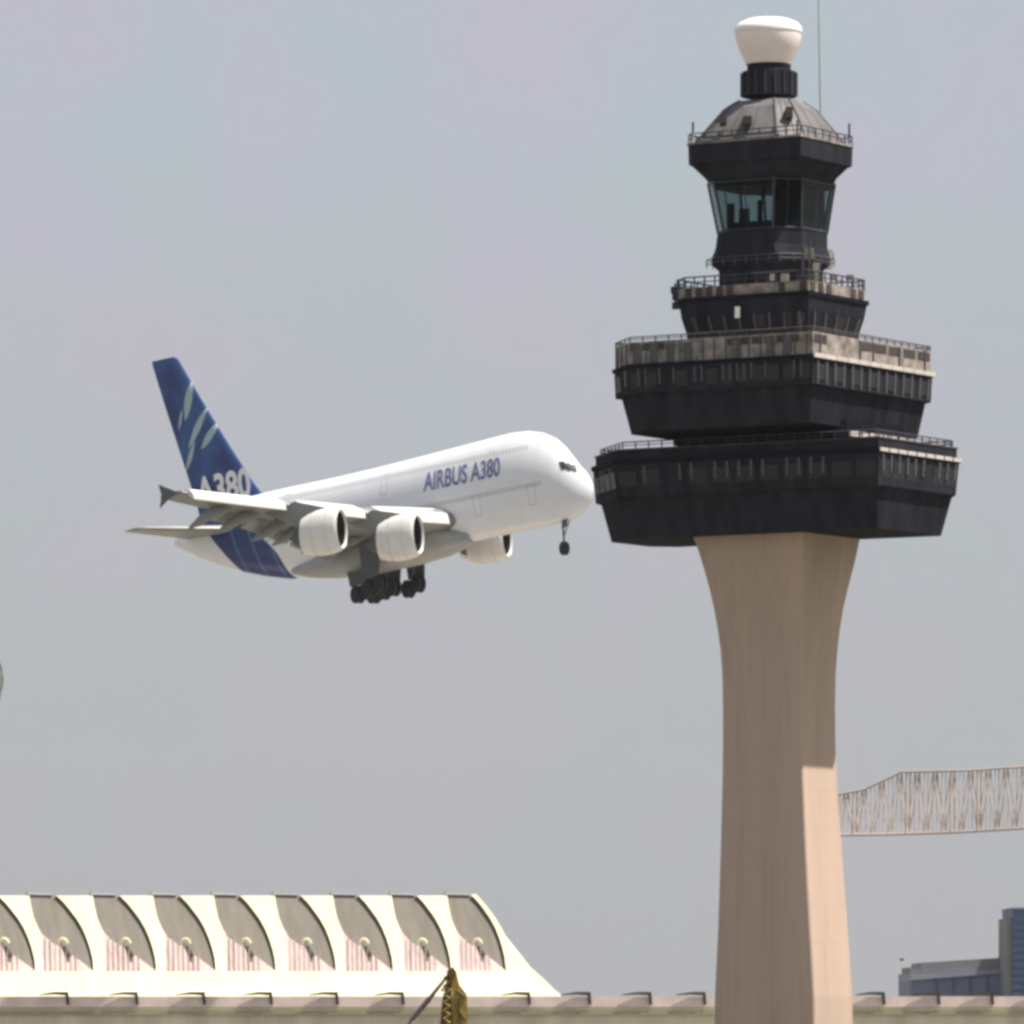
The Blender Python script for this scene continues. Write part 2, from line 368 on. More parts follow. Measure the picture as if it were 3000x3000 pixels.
wallset(958, 908, 2012, 2355, 2516, SCH, (1, 7), (5, 8), .10, .16, 'fin', 'steel', small, 1996, 2356, 2532, split=True)
wallset(1034, 974, 1802, 2359, 2727, MCH, (1, 6, 7), (9, 3, 16), .07, .12, 'post', 'steel', main, skip=.2, split=True)
wallset(1030, 976, 1802, 2359, 2727, MCH, (1,), (8,), .8, .05, 'dark_panel', 'brownish', main, hgt=(.55, 1), skip=.1, split=True)
wallset(1030, 976, 1802, 2359, 2727, MCH, (7,), (15,), .8, .05, 'dark_panel', 'brownish', main, hgt=(.6, 1), skip=.45, split=True)
wallset(1034, 980, 1802, 2359, 2727, MCH, (7,), (11,), .5, .07, 'stain_panel', 'steel', main, skip=.6, split=True)
wallset(1045, 1032, 1793, 2359, 2737, MCH, (1,), (11,), .96, .14, 'sunlit_rail', 'ledge', main, split=True)  # sunlight along the ledge as pale strips, right face only
wallset(848, 822, 1988, 2356, 2534, SCH, (1, 7), (7, 12), .6, .06, 'dark_panel', 'brownish', small, skip=.3, split=True)
wallset(1320, 1309, 1732, 2547, 2816, LCH, (1,), (9,), .86, .12, 'sunlit_strip', 'ledge', lower, split=True)  # sunlit ledge put in as pale strips on the right face
wallset(1274, 1258, 1972, 2450, 2650, (30, 30, 30, 30), (1,), (6,), .8, .3, 'sunlit_strip', 'ledge', lower, split=True)  # sunlit floor between the galleries, also as pale strips
# one small lit opening and white sign plate on the small gallery
pw = plan(920, 1998, 2356, 2530, SCH); d = pw[0] - pw[7]
bm = bmesh.new(); q0 = lerp(pw[7], pw[0], .42); q1 = lerp(pw[7], pw[0], .46); nrm = Vector((-ST, -CT, 0)) * .35
slab(bm, [q0 + nrm, q1 + nrm, q1 + nrm + Vector((0,0,1.0)), q0 + nrm + Vector((0,0,1.0))], nrm * .3)
build('white_plate', bm, M['radometop'], small)
# equipment boxes, lamps, dishes and aerials on the terraces
def kit(pts, y0, zlist, name, m, seed):
    pass
for (x, y, w, h, dY) in ((2372, 742, 26, 30, -7), (2392, 800, 20, 60, -6), (2300, 812, 24, 22, -9), (2262, 812, 14, 20, -9), (2440, 812, 18, 18, -3), (2490, 812, 22, 14, 0)):
    bm = bmesh.new(); p = P(x, y, TY + dY); box(bm, (p.x - w*TK/2, p.y, p.z - h*TK/2), (p.x + w*TK/2, p.y + w*TK*.7, p.z + h*TK/2))
    build('equipment_box', bm, M['parapet'], tower)
for (x, y0, y1, dY) in ((1978, 905, 830, 2), (1985, 870, 818, 1), (1972, 880, 860, 2), (2352, 800, 740, -9), (2345, 1030, 930, -12), (2372, 830, 700, -8), (2488, 404, 362, 0), (2030, 388, 358, 2), (2336, 395, 352, -7), (2440, 762, 742, 2)):
    bm = bmesh.new(); bar(bm, P(x, y0, TY + dY), P(x, y1, TY + dY), .10, 5)
    build('aerial', bm, M['darksteel'], tower)
for (x, y, dY) in ((1978, 850, 2), (1982, 896, 2), (1990, 872, 2)):
    p = P(x, y, TY + dY); bm = bmesh.new(); box(bm, (p.x - .4, p.y - .2, p.z - .3), (p.x + .7, p.y + .3, p.z + .3))
    build('aerial_box', bm, M['darksteel'], tower)
bm = bmesh.new()
loft(bm, [plan(776, 2330, 2372, 2440), plan(720, 2330, 2372, 2440)]); build('cab_annex', bm, M['parapet'], tower)
# ------------------------------------------------------------ airliner
AA, AP, AR, AS_ = math.radians(26.5), math.radians(5.2), math.radians(1.6), 1.663
AO = Vector((11.81, 995.25, ZC + 79.25))
bx = Vector((math.cos(AA), -math.sin(AA), 0)); by = Vector((math.sin(AA), math.cos(AA), 0)); bz = Vector((0, 0, 1))
x2 = bx * math.cos(AP) + bz * math.sin(AP); z2 = -bx * math.sin(AP) + bz * math.cos(AP)
y3 = by * math.cos(AR) + z2 * math.sin(AR); z3 = -by * math.sin(AR) + z2 * math.cos(AR)
def B(x, y, z):
    """body axes (x forward from the nose, y to port, z up) to the place; heights as tall as the photo shows them"""
    w = x2 * x + y3 * y + z3 * z
    return Vector((w.x, w.y, w.z * AS_)) + AO
plane = empty('airliner', B(-34, 0, -8))
tag(plane, 'white double-deck airliner with blue tail descending with its wheels down', 'aeroplane')
def bpart(name, bm, m, parent=plane, smooth=True, autosm=40, uv=False):
    """mesh built in body axes, moved to the place"""
    bmesh.ops.remove_doubles(bm, verts=bm.verts, dist=1e-4)
    bmesh.ops.recalc_face_normals(bm, faces=bm.faces)
    if uv:
        lay = bm.loops.layers.uv.new('body')
        for f in bm.faces:
            for lp in f.loops: lp[lay].uv = (lp.vert.co.x, lp.vert.co.z)
    for v in bm.verts: v.co = B(*v.co)
    me = bpy.data.meshes.new(name); bm.to_mesh(me); bm.free()
    o = bpy.data.objects.new(name, me); COL.objects.link(o); me.materials.append(m)
    if smooth:
        for p in me.polygons: p.use_smooth = True
        me.set_sharp_from_angle(angle=math.radians(autosm))
    o.parent = parent
    if parent.type == 'EMPTY': o.matrix_parent_inverse = Matrix.Translation(parent.location).inverted()
    return o
def livery():
    m = bpy.data.materials.new('aircraft_livery'); m.use_nodes = True; n = m.node_tree; b = n.nodes['Principled BSDF']
    b.inputs['Roughness'].default_value = .3; b.inputs['Specular IOR Level'].default_value = .5
    uv = n.nodes.new('ShaderNodeUVMap'); uv.uv_map = 'body'; sp = n.nodes.new('ShaderNodeSeparateXYZ'); n.links.new(uv.outputs[0], sp.inputs[0])
    def mth(op, a, bb=None, c=None):
        q = n.nodes.new('ShaderNodeMath'); q.operation = op
        for i, v in enumerate((a, bb, c)):
            if v is None: continue
            if isinstance(v, (int, float)): q.inputs[i].default_value = v
            else: n.links.new(v, q.inputs[i])
        return q.outputs[0]
    X, Z = sp.outputs[0], sp.outputs[1]
    # blue tail: behind a slanting line that runs forward towards the belly
    line = mth('ADD', X, mth('MULTIPLY', Z, 1.15))
    wav = mth('MULTIPLY', mth('SINE', mth('MULTIPLY', Z, 1.1)), .5)
    blue = mth('LESS_THAN', mth('ADD', line, wav), -54.2)
    cone = mth('GREATER_THAN', mth('ADD', X, mth('MULTIPLY', Z, 1.2)), -62.2)
    blue = mth('MULTIPLY', blue, cone)
    st = mth('GREATER_THAN', mth('SINE', mth('MULTIPLY', mth('ADD', X, mth('MULTIPLY', Z, .45)), 2.1)), .93)
    lines = mth('MULTIPLY', st, mth('GREATER_THAN', X, -60))
    # window rows
    def row(z0, xa, xb):
        a = mth('LESS_THAN', mth('ABSOLUTE', mth('SUBTRACT', Z, z0)), .21)
        c = mth('LESS_THAN', mth('ABSOLUTE', mth('SUBTRACT', mth('FRACT', mth('DIVIDE', X, .53)), .5)), .26)
        return mth('MULTIPLY', mth('MULTIPLY', a, c), mth('MULTIPLY', mth('GREATER_THAN', X, xb), mth('LESS_THAN', X, xa)))
    win = mth('MAXIMUM', row(3.1, -9, -54), row(-.35, -7, -58))
    def mix(f, c1, c2):
        q = n.nodes.new('ShaderNodeMix'); q.data_type = 'RGBA'; n.links.new(f, q.inputs[0])
        for i, c in ((6, c1), (7, c2)):
            if isinstance(c, tuple): q.inputs[i].default_value = (*c, 1)
            else: n.links.new(c, q.inputs[i])
        return q.outputs[2]
    z = n.nodes.new('ShaderNodeTexNoise'); z.inputs['Scale'].default_value = .5; n.links.new(uv.outputs[0], z.inputs['Vector'])
    base = mix(z.outputs['Fac'], (.60, .625, .67), (.70, .715, .745))
    col = mix(win, base, (.40, .41, .45))
    for dx, dz in ((-8.5, -1.2), (-17.5, -1.2), (-29.5, -1.0), (-44, -1.0), (-56, -.4), (-15, 2.5), (-33, 2.4), (-50, 2.5)):
        ax_ = mth('ABSOLUTE', mth('SUBTRACT', X, dx)); az = mth('ABSOLUTE', mth('SUBTRACT', Z, dz))
        o_ = mth('MULTIPLY', mth('LESS_THAN', ax_, .62), mth('LESS_THAN', az, .95)); i_ = mth('MULTIPLY', mth('LESS_THAN', ax_, .5), mth('LESS_THAN', az, .84))
        col = mix(mth('SUBTRACT', o_, i_), col, (.46, .47, .50))
    col = mix(blue, col, mix(lines, (.016, .032, .14), (.05, .12, .24)))
    n.links.new(col, b.inputs['Base Color'])
    return m
M['livery'] = livery()
def sec(X, zt_, zb, w, n=36, e=2.0):
    zc, h = (zt_ + zb) / 2, (zt_ - zb) / 2; r = []
    for q in range(n):
        a = 2 * math.pi * q / n; c, s = math.cos(a), math.sin(a)
        r.append(Vector((X, w * math.copysign(abs(c) ** (2/e), c), zc + h * math.copysign(abs(s) ** (2/e), s))))
    return r
FUS = [(0, -1.58, -1.62, .02), (-.12, -1.1, -2.1, .5), (-.45, -.55, -2.6, 1.0), (-1.1, .1, -3.15, 1.6), (-2, .75, -3.55, 2.1), (-3, 1.6, -3.8, 2.5), (-4.2, 2.65, -3.95, 2.8), (-5.6, 3.55, -4.05, 3.05), (-7.5, 4.25, -4.1, 3.3), (-10, 4.7, -4.1, 3.5), (-13, 4.85, -4.1, 3.57),
       (-17, 4.75, -4.12, 3.57), (-22, 4.62, -4.15, 3.57), (-28, 4.46, -4.2, 3.57), (-36, 4.28, -4.25, 3.57), (-43, 4.2, -4.35, 3.57), (-47, 4.2, -4.35, 3.52), (-51, 4.2, -4.15, 3.38), (-55, 4.17, -3.5, 3.1), (-59, 4.08, -2.65, 2.68), (-63, 3.6, -1.6, 2.12), (-66.5, 2.9, -.55, 1.5), (-69, 2.2, .4, .9), (-70.4, 1.7, .9, .45), (-70.8, 1.45, 1.15, .1)]
def fus_interp(X):
    for a, b in zip(FUS, FUS[1:]):
        if a[0] >= X >= b[0]:
            t = (X - a[0]) / (b[0] - a[0]); return [a[i] + (b[i] - a[i]) * t for i in range(4)]
    return FUS[-1]
bm = bmesh.new(); loft(bm, [sec(*f) for f in FUS]); fus = bpart('fuselage', bm, M['livery'], uv=True, autosm=60)
# belly fairing
BF = [(-20, -3.2, -4.25, 2.2), (-22, -2.6, -4.55, 3.2), (-25, -2.0, -4.95, 3.85), (-30, -1.8, -5.2, 4.1), (-38, -1.8, -5.2, 4.1), (-43, -2.1, -4.95, 3.9), (-47, -2.8, -4.5, 3.2), (-50, -3.0, -3.9, 2.0)]
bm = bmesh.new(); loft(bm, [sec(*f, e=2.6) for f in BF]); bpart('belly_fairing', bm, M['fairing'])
def airfoil(xle, xte, y, z, th, n=12, drop=0, vert=False):
    c = xle - xte; up, lo = [], []
    for q in range(n + 1):
        t = (1 - math.cos(math.pi * q / n)) / 2
        yt = th * c * 5 * (.2969 * math.sqrt(t) - .126 * t - .3516 * t*t + .2843 * t**3 - .1036 * t**4)
        camb = 0 if vert else .02 * c * 4 * t * (1 - t) - drop * t * t
        up.append((xle - c * t, camb + yt * 1.0)); lo.append((xle - c * t, camb - yt))
    pts = up + lo[-2:0:-1]
    if vert: return [Vector((x, yy, z)) for x, yy in pts]
    return [Vector((x, y, z + zz)) for x, zz in pts]
WS = [(2.0, -20.6, -39.0, -2.0, .13), (3.6, -21.6, -39.6, -1.9, .13), (8, -24.8, -40.6, -1.4, .12), (14.7, -29.5, -41.8, -.7, .11), (20, -33.0, -43.2, .0, .10), (25.7, -36.7, -45.0, .7, .10), (32, -41.2, -47.9, 1.6, .09), (37, -45.0, -50.3, 2.4, .09), (39.3, -47.2, -51.2, 2.85, .08)]
def wing_at(y):
    for a, b in zip(WS, WS[1:]):
        if a[0] <= y <= b[0]:
            t = (y - a[0]) / (b[0] - a[0]); return [a[i] + (b[i] - a[i]) * t for i in range(5)]
def lathe_x(bm, prof, cy, cz, n=28, pitch=0):
    loft(bm, [[Vector((x, cy + r * math.cos(2*math.pi*q/n), cz + r * math.sin(2*math.pi*q/n))) for q in range(n)] for x, r in prof], False, False)
for s in (-1, 1):
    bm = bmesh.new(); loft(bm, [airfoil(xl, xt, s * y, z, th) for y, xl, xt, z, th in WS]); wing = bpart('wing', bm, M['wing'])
    # slats along the leading edge, flaps let down behind
    for ya, yb in ((4.6, 13.4), (16, 24.4), (27, 38.6)):
        bm = bmesh.new(); rg = []
        for q in range(5):
            y = ya + (yb - ya) * q / 4; _, xl, xt, z, th = wing_at(y); c = xl - xt; e = .10 * c + .25
            rg.append([Vector((xl + .75, s*y, z - .62)), Vector((xl + .62, s*y, z - .12)), Vector((xl + .2, s*y, z + .24)), Vector((xl - e, s*y, z + .05*c + .22)), Vector((xl - e, s*y, z + .05*c + .02)), Vector((xl + .1, s*y, z - .35))])
        loft(bm, rg); bpart('slat', bm, M['slat'], wing)
    for ya, yb in ((4.4, 13.8), (14.8, 24.6), (25.6, 31)):
        bm = bmesh.new(); rg = []
        for y in (ya, yb):
            _, xl, xt, z, th = wing_at(y); c = (xl - xt) * .2
            rg.append([Vector((xt + .4, s*y, z - .05)), Vector((xt + .2, s*y, z + .2)), Vector((xt - c * .8, s*y, z - c * .42)), Vector((xt - c * .78, s*y, z - c*.46 - .06)), Vector((xt + .1, s*y, z - .4))])
        loft(bm, rg); bpart('flap', bm, M['wing'], wing)
    for y in (6.5, 11, 17.5, 21.5, 28, 32.5):
        _, xl, xt, z, th = wing_at(y); bm = bmesh.new()
        prof = [(xt + 5.2, .05), (xt + 4, .35), (xt + 2, .5), (xt - .3, .45), (xt - 2.2, .08)]
        loft(bm, [[Vector((x, s*y + r*.7*math.cos(2*math.pi*q/12), z - .65 - max(0, (xt + 2 - x)) * .22 + r * 1.1 * math.sin(2*math.pi*q/12))) for q in range(12)] for x, r in prof])
        bpart('flap_fairing', bm, M['wing'], wing)
    # wing tip fence, up and down
    y, xl, xt, z, th = WS[-1]; bm = bmesh.new()
    prof = [(xl - .6, z), (xl - 2.2, z + .55), (xt + .1, z + 1.1), (xt + .5, z + .1), (xt + .1, z - 1.0), (xl - 2.6, z - .45)]
    slab(bm, [Vector((a, s * (y + .02), b)) for a, b in prof], Vector((0, s * .16, 0))); bpart('wingtip_fence', bm, M['gear'], smooth=False)
    # engines
    for (ye, xe, ze) in ((14.7, -21.7, -3.4), (25.7, -28.6, -2.25)):
        cy = s * ye; bm = bmesh.new()
        lathe_x(bm, [(xe - .3, 1.56), (xe - .12, 1.62), (xe, 1.72), (xe - .12, 1.86), (xe - .6, 1.98), (xe - 1.8, 2.1), (xe - 3.6, 2.05), (xe - 5.2, 1.85), (xe - 6.3, 1.62), (xe - 6.35, 1.55), (xe - 5.2, 1.6)], cy, ze)
        nac = bpart('engine', bm, M['nacelle'])
        bm = bmesh.new(); lathe_x(bm, [(xe - .31, 1.57), (xe - 1.4, 1.52), (xe - 1.5, .5), (xe - 1.0, .25), (xe - .8, .01)], cy, ze); bpart('fan', bm, M['fan'], nac)
        bm = bmesh.new(); lathe_x(bm, [(xe - 5.2, 1.58), (xe - 5.25, 1.15), (xe - 6.8, 1.0), (xe - 7.8, .72), (xe - 7.8, .5), (xe - 8.8, .05)], cy, ze); bpart('exhaust_cone', bm, M['gear'], nac)
        for xs_, rs_ in ((xe - 1.75, 2.105), (xe - 4.1, 2.015)):
            bm = bmesh.new(); lathe_x(bm, [(xs_, rs_ - .05), (xs_, rs_ + .012), (xs_ - .07, rs_ + .012), (xs_ - .07, rs_ - .05)], cy, ze); bpart('cowl_seam', bm, M['cowl'], nac)
        _, xl, xt, z, th = wing_at(ye); bm = bmesh.new()
        slab(bm, [Vector((xe - 1.6, cy - .2, ze + 1.95)), Vector((xl + .6, cy - .2, z + .25)), Vector((xl - 4.5, cy - .2, z - .2)), Vector((xe - 7.5, cy - .2, ze + .9)), Vector((xe - 5, cy - .2, ze + 1.5))], Vector((0, .4, 0)))
        bpart('pylon', bm, M['wing'], nac, False)
    # tailplane
    bm = bmesh.new(); loft(bm, [airfoil(-58.5, -67.6, s * .8, 1.3, .10), airfoil(-60, -68.3, s * 2.4, 1.45, .10), airfoil(-67.4, -71.0, s * 14.7, 2.2, .09), airfoil(-68.1, -71.1, s * 15.1, 2.2, .06)])
    bpart('tailplane', bm, M['wing'])
# fin with its painted bands
def finmat():
    m = bpy.data.materials.new('fin_livery'); m.use_nodes = True; n = m.node_tree; b = n.nodes['Principled BSDF']
    b.inputs['Roughness'].default_value = .35
    uv = n.nodes.new('ShaderNodeUVMap'); uv.uv_map = 'body'
    def mth(op, a, bb=None):
        q = n.nodes.new('ShaderNodeMath'); q.operation = op
        for i, v in enumerate((a, bb)):
            if v is None: continue
            if isinstance(v, (int, float)): q.inputs[i].default_value = v
            else: n.links.new(v, q.inputs[i])
        return q.outputs[0]
    sp = n.nodes.new('ShaderNodeSeparateXYZ'); n.links.new(uv.outputs[0], sp.inputs[0]); X, Z = sp.outputs[0], sp.outputs[1]
    def stroke(ax_, az, bx_, bz_, w0):
        dx, dz = bx_ - ax_, bz_ - az; L = math.hypot(dx, dz); dx, dz = dx / L, dz / L
        u = mth('ADD', mth('MULTIPLY', mth('SUBTRACT', X, ax_), dx), mth('MULTIPLY', mth('SUBTRACT', Z, az), dz))
        v = mth('ABSOLUTE', mth('SUBTRACT', mth('MULTIPLY', mth('SUBTRACT', X, ax_), dz), mth('MULTIPLY', mth('SUBTRACT', Z, az), dx)))
        bow = mth('MULTIPLY', mth('MULTIPLY', u, mth('SUBTRACT', L, u)), w0 * 4 / L / L)
        return mth('LESS_THAN', v, bow)
    bands = None
    for args in ((-66.2, 15.8, -67.7, 12.2, .62), (-63.7, 13.1, -67.5, 9.6, .45), (-61.9, 11.5, -65.2, 9.3, .45), (-68.1, 13.4, -69.0, 11.4, .22), (-66.2, 10.2, -68.2, 7.6, .35)):
        a = stroke(*args); bands = a if bands is None else mth('MAXIMUM', bands, a)
    z = n.nodes.new('ShaderNodeTexNoise'); z.inputs['Scale'].default_value = .35; n.links.new(uv.outputs[0], z.inputs['Vector'])
    r = n.nodes.new('ShaderNodeValToRGB'); r.color_ramp.elements[0].position = .35; r.color_ramp.elements[1].position = .66
    r.color_ramp.elements[0].color = (.014, .035, .15, 1); r.color_ramp.elements[1].color = (.025, .085, .24, 1); n.links.new(z.outputs['Fac'], r.inputs['Fac'])
    q = n.nodes.new('ShaderNodeMix'); q.data_type = 'RGBA'; n.links.new(bands, q.inputs[0]); n.links.new(r.outputs[0], q.inputs[6]); q.inputs[7].default_value = (.30, .42, .43, 1)
    n.links.new(q.outputs[2], b.inputs['Base Color'])
    return m
FIN = [(3.0, -52.6, -66.2, .11), (4.3, -55.3, -66.6, .10), (6, -57.3, -67.4, .10), (10, -61.2, -69.3, .10), (14, -64.9, -71.2, .095), (18.0, -68.4, -73.0, .09), (18.3, -69.2, -73.0, .06)]
bm = bmesh.new(); loft(bm, [airfoil(xl, xt, 0, z, th, vert=True) for z, xl, xt, th in FIN]); fin = bpart('fin', bm, finmat(), uv=True)
# lettering follows the skin
def cut(bm, nx, nz):
    xs = [v.co.x for v in bm.verts]; ys = [v.co.y for v in bm.verts]
    for lo, hi, num, nrm in ((min(xs), max(xs), nx, (1,0,0)), (min(ys), max(ys), nz, (0,1,0))):
        for q in range(1, num):
            c = lo + (hi - lo) * q / num
            bmesh.ops.bisect_plane(bm, geom=bm.verts[:] + bm.edges[:] + bm.faces[:], plane_co=Vector(nrm) * c, plane_no=nrm)
def write_fuselage(s, x_start, x_end, z0, h, m, slant=0):
    bm = text_bm(s, 1, .018); xs = [v.co.x for v in bm.verts]; lo, hi = min(xs), max(xs); ys = [v.co.y for v in bm.verts]; yl, yh = min(ys), max(ys)
    cut(bm, 10, 8)
    for v in bm.verts:
        X = x_start + (v.co.x - lo) / (hi - lo) * (x_end - x_start); z = z0 + (v.co.y - yl) / (yh - yl) * h
        _, zt_, zb, w = fus_interp(X); t = (z - (zt_ + zb)/2) / ((zt_ - zb)/2)
        v.co = Vector((X, -(w * math.sqrt(max(0, 1 - t*t)) + .035), z))
    return bpart('lettering', bm, m, fus, False)
write_fuselage('AIRBUS A380', -26.2, -13.4, 1.0, 1.75, M['text_blue'])
bm = text_bm('A380', 1, .03); xs = [v.co.x for v in bm.verts]; ys = [v.co.y for v in bm.verts]; lo, hi, yl, yh = min(xs), max(xs), min(ys), max(ys)
for v in bm.verts:
    fx, fz = (v.co.x - lo) / (hi - lo), (v.co.y - yl) / (yh - yl)
    v.co = Vector((-66.0 + fx * 9.3 + fz * -.3, -.74, 4.0 + fz * 2.8))
bpart('lettering', bm, M['white'], fin, False)
# cockpit windows
for s in (-1, 1):
    bm = bmesh.new()
    for xa, xb in ((-1.75, -2.25), (-2.35, -3.0), (-3.1, -3.8)):
        pts = []
        for X, up in ((xa, 0), (xb, 0), (xb, 1), (xa, 1)):
            X2 = X - up * .45; _, zt_, zb, w = fus_interp(X2); z = (.12 + .25 * (-xa - 1.75)) + up * .75
            z = min(z, zt_ - .12); t = (z - (zt_ + zb)/2) / ((zt_ - zb)/2)
            pts.append(Vector((X2 + .06, s * (w * math.sqrt(max(0, 1 - t*t)) + .05), z + .03)))
        bm.faces.new([bm.verts.new(p) for p in pts])
    bpart('cockpit_window', bm, M['fan'], fus, False)
# landing gear
def wheel(bm, x, y, z, r=.7, w=.5):
    pr = [(-w/2, r*.55), (-w/2, r*.9), (-w*.35, r), (w*.35, r), (w/2, r*.9), (w/2, r*.55)]
    loft(bm, [[Vector((x + rr * math.cos(2*math.pi*q/20), y + yy, z + rr * math.sin(2*math.pi*q/20))) for q in range(20)] for yy, rr in pr])
def gear(name, x, y, ztop, zax, rows_, half, r, strut, door=None):
    bm = bmesh.new(); bar(bm, (x, y, ztop), (x, y, zax), strut, 10)
    bar(bm, (x + 1.4, y, ztop), (x + .05, y, (ztop + zax)/2 - .3), strut * .5, 8)
    if len(rows_) > 1: bar(bm, (x + rows_[0], y, zax), (x + rows_[-1], y, zax - (.3 if len(rows_) > 1 else 0)), strut * .8, 8)
    for q, dx in enumerate(rows_): bar(bm, (x + dx, y - half, zax - .3*q/max(1, len(rows_)-1)), (x + dx, y + half, zax - .3*q/max(1, len(rows_)-1)), strut * .5, 8)
    g_ = bpart(name, bm, M['gear'])
    for q, dx in enumerate(rows_):
        for sy in (-1, 1):
            bm = bmesh.new(); wheel(bm, x + dx, y + sy * half, zax - .3*q/max(1, len(rows_)-1), r, r * .75); bpart('wheel', bm, M['tyre'], g_)
    if door:
        bm = bmesh.new(); slab(bm, [Vector(p) for p in door], Vector((0, .08, 0))); bpart('gear_door', bm, M['gear'], g_, False)
gear('nose_gear', -5.2, 0, -3.6, -6.35, (0,), .42, .62, .16, [(-4.1, -.7, -3.75), (-5.0, -.75, -3.8), (-5.0, -1.0, -4.6), (-4.1, -1.0, -4.5)])
for s in (-1, 1):
    gear('wing_gear', -33.7, s * 6.2, -3.0, -6.5, (.85, -.85), .72, .82, .34, [(-32, s*6.2 + s*1.0, -2.8), (-35.6, s*6.2 + s*1.0, -2.8), (-35.2, s*6.2 + s*1.3, -5.9), (-32.4, s*6.2 + s*1.3, -5.9)])
    gear('body_gear', -36.9, s * 2.6, -4.6, -6.6, (1.7, 0, -1.7), .80, .82, .36, [(-34.6, s*4.2, -4.8), (-39.4, s*4.2, -4.8), (-39.0, s*4.3, -6.2), (-35.0, s*4.3, -6.2)])
# ------------------------------------------------------------ terminal with slanting shells
def TYY(px): return 1200 + (px / 1600) * 130         # the row recedes to the right
LEAN = .0016
def TP(px, py, d=0):
    Y = TYY(px) + (2900 - py) * .028 + d             # facade leans back
    return P(px, py, Y)
term = empty('terminal_building', Vector((TP(700, 2900).x, 1290, 0)))
tag(term, 'long cream terminal with a row of slanting shell ribs and brown openings', 'terminal building')
def tslab(name, pts, d0, d1, m, parent=term):
    """polygon in the facade plane, from depth d0 (back) to d1 (front)"""
    bm = bmesh.new(); A_ = [TP(x, y, 0) for x, y in pts]
    loft(bm, [[p + Vector((0, d0, 0)) for p in A_], [p + Vector((0, d1, 0)) for p in A_]])
    return build(name, bm, m, parent)
tops = [-88, 85, 271, 448, 626, 805, 975, 1147, 1310]
def scalex(px): return 1 - px / 1310 * .10
LEAF_L = [(0, 0), (4, 25), (13, 66), (26, 96), (42, 120), (70, 141), (105, 160), (145, 190), (188, 222)]          # left edge, top to tip
LEAF_R = [(190, 208), (187, 185), (180, 157), (170, 127), (157, 97), (140, 68), (120, 42), (104, 22), (86, 4), (78, 0)]       # right edge, tip to top
def leaf(i, which, ex=0):
    t = tops[i]; sc = scalex(t)
    return [(t + x * sc + ex, 2624 + y * .98) for x, y in which]
# openings lie behind, the shade inside the shells painted as brown panels
for i in range(9):
    t = tops[i]; sc = scalex(t)
    tslab('dark_opening', leaf(i, [(-6, -2)] + LEAF_L[1:] + [(194, 226)] + [(x + 5, y) for x, y in LEAF_R[:-1]] + [(64, -2)]), 1.6, .9, M['opening'])
    # pale glazed wall under the left edge
    pw_ = leaf(i, [(26, 98), (42, 122), (70, 142), (105, 161), (145, 191), (192, 226), (60, 228), (30, 226)])
    wn = tslab('window_wall', pw_, .85, .35, M['pale'])
    bm = bmesh.new()
    for q in range(7):
        x = 48 + q * 15; ytop = 128 + max(0, q * 15 - 15) * .62
        a, b_ = leaf(i, [(x, ytop), (x + 2, 226)])
        bar(bm, TP(*a) + Vector((0, -.35, 0)), TP(*b_) + Vector((0, -.35, 0)), random.uniform(.08, .15), 4)
    build('mullion', bm, M['mullion'], wn)
    # small round lamp hood on the sill
    cx, cy = leaf(i, [(99, 150)])[0]; bm = bmesh.new(); c = TP(cx, cy)
    ring_pts = []
    for q in range(9):
        a = math.radians(20 + 170 * q / 8); ring_pts.append(c + Vector((math.cos(a) * .85, .3, math.sin(a) * 1.3)))
    for a, b_ in zip(ring_pts, ring_pts[1:]): bar(bm, a, b_, .36, 6)
    hood = build('round_hood', bm, M['shell'], term)
    bm = bmesh.new(); bar(bm, c + Vector((0, .4, -.2)), c + Vector((1.3, .4, -2.0)), .48, 8); bar(bm, c + Vector((-2.1, .6, .7)), c + Vector((-1.4, .6, -.1)), .5, 8)
    build('hood_opening_shade', bm, M['bracket'], hood)  # dark bars model the opening and the shadow below the hood
# ribs between the openings (curved plates with real thickness)
for i in range(-1, 9):
    if i < 8:
        nl = leaf(i + 1, LEAF_L)
    else:
        nl = None
    if i < 0: continue
    right = leaf(i, LEAF_R)[::-1]           # top to tip
    tip = right[-1]
    if nl:
        rib = right + [(tip[0] - 2, 2624 + 228)] + [(nl[4][0] - 46, 2624 + 228)] + nl[:5][::-1]
        # lower part runs down to the base band left of the next window wall
        t2 = tops[i+1]; s2 = scalex(t2)
        rib = right + [(tip[0], 2852), (t2 + 40*s2, 2852), (t2 + 36*s2, 2790), (t2 + 33*s2, 2745)] + [(x, y) for x, y in nl[:4][::-1]]
    else:
        rib = right + [(tip[0], 2852), (1640, 2895), (1420, 2660), (1405, 2624)]
        rib = right + [(1484, 2850), (1520, 2852), (1506, 2800), (1493, 2770), (1474, 2728), (1452, 2690), (1424, 2652), (1408, 2634), (1396, 2620), (1385, 2620)]
    tslab('shell_rib', rib, 1.5, -.15, M['shell'])
# tips under each leaf are closed by the sloped sill between window wall and base
tslab('base_band', [(-160, 2846), (1512, 2846), (1560, 2850), (1640, 2912), (1646, 2925), (-160, 2925)], 1.7, -.7, M['shell'])
tslab('end_buttress', [(1500, 2848), (1504, 2785), (1527, 2811), (1592, 2867), (1632, 2908), (1560, 2908)], 3.0, -.3, M['shell'])
bm = bmesh.new()
ra = [TP(-160, 2623, 1.0), TP(1410, 2623, 1.0), TP(1640, 2905, 3), TP(1640, 3080, 3), TP(-160, 3080, 3)]
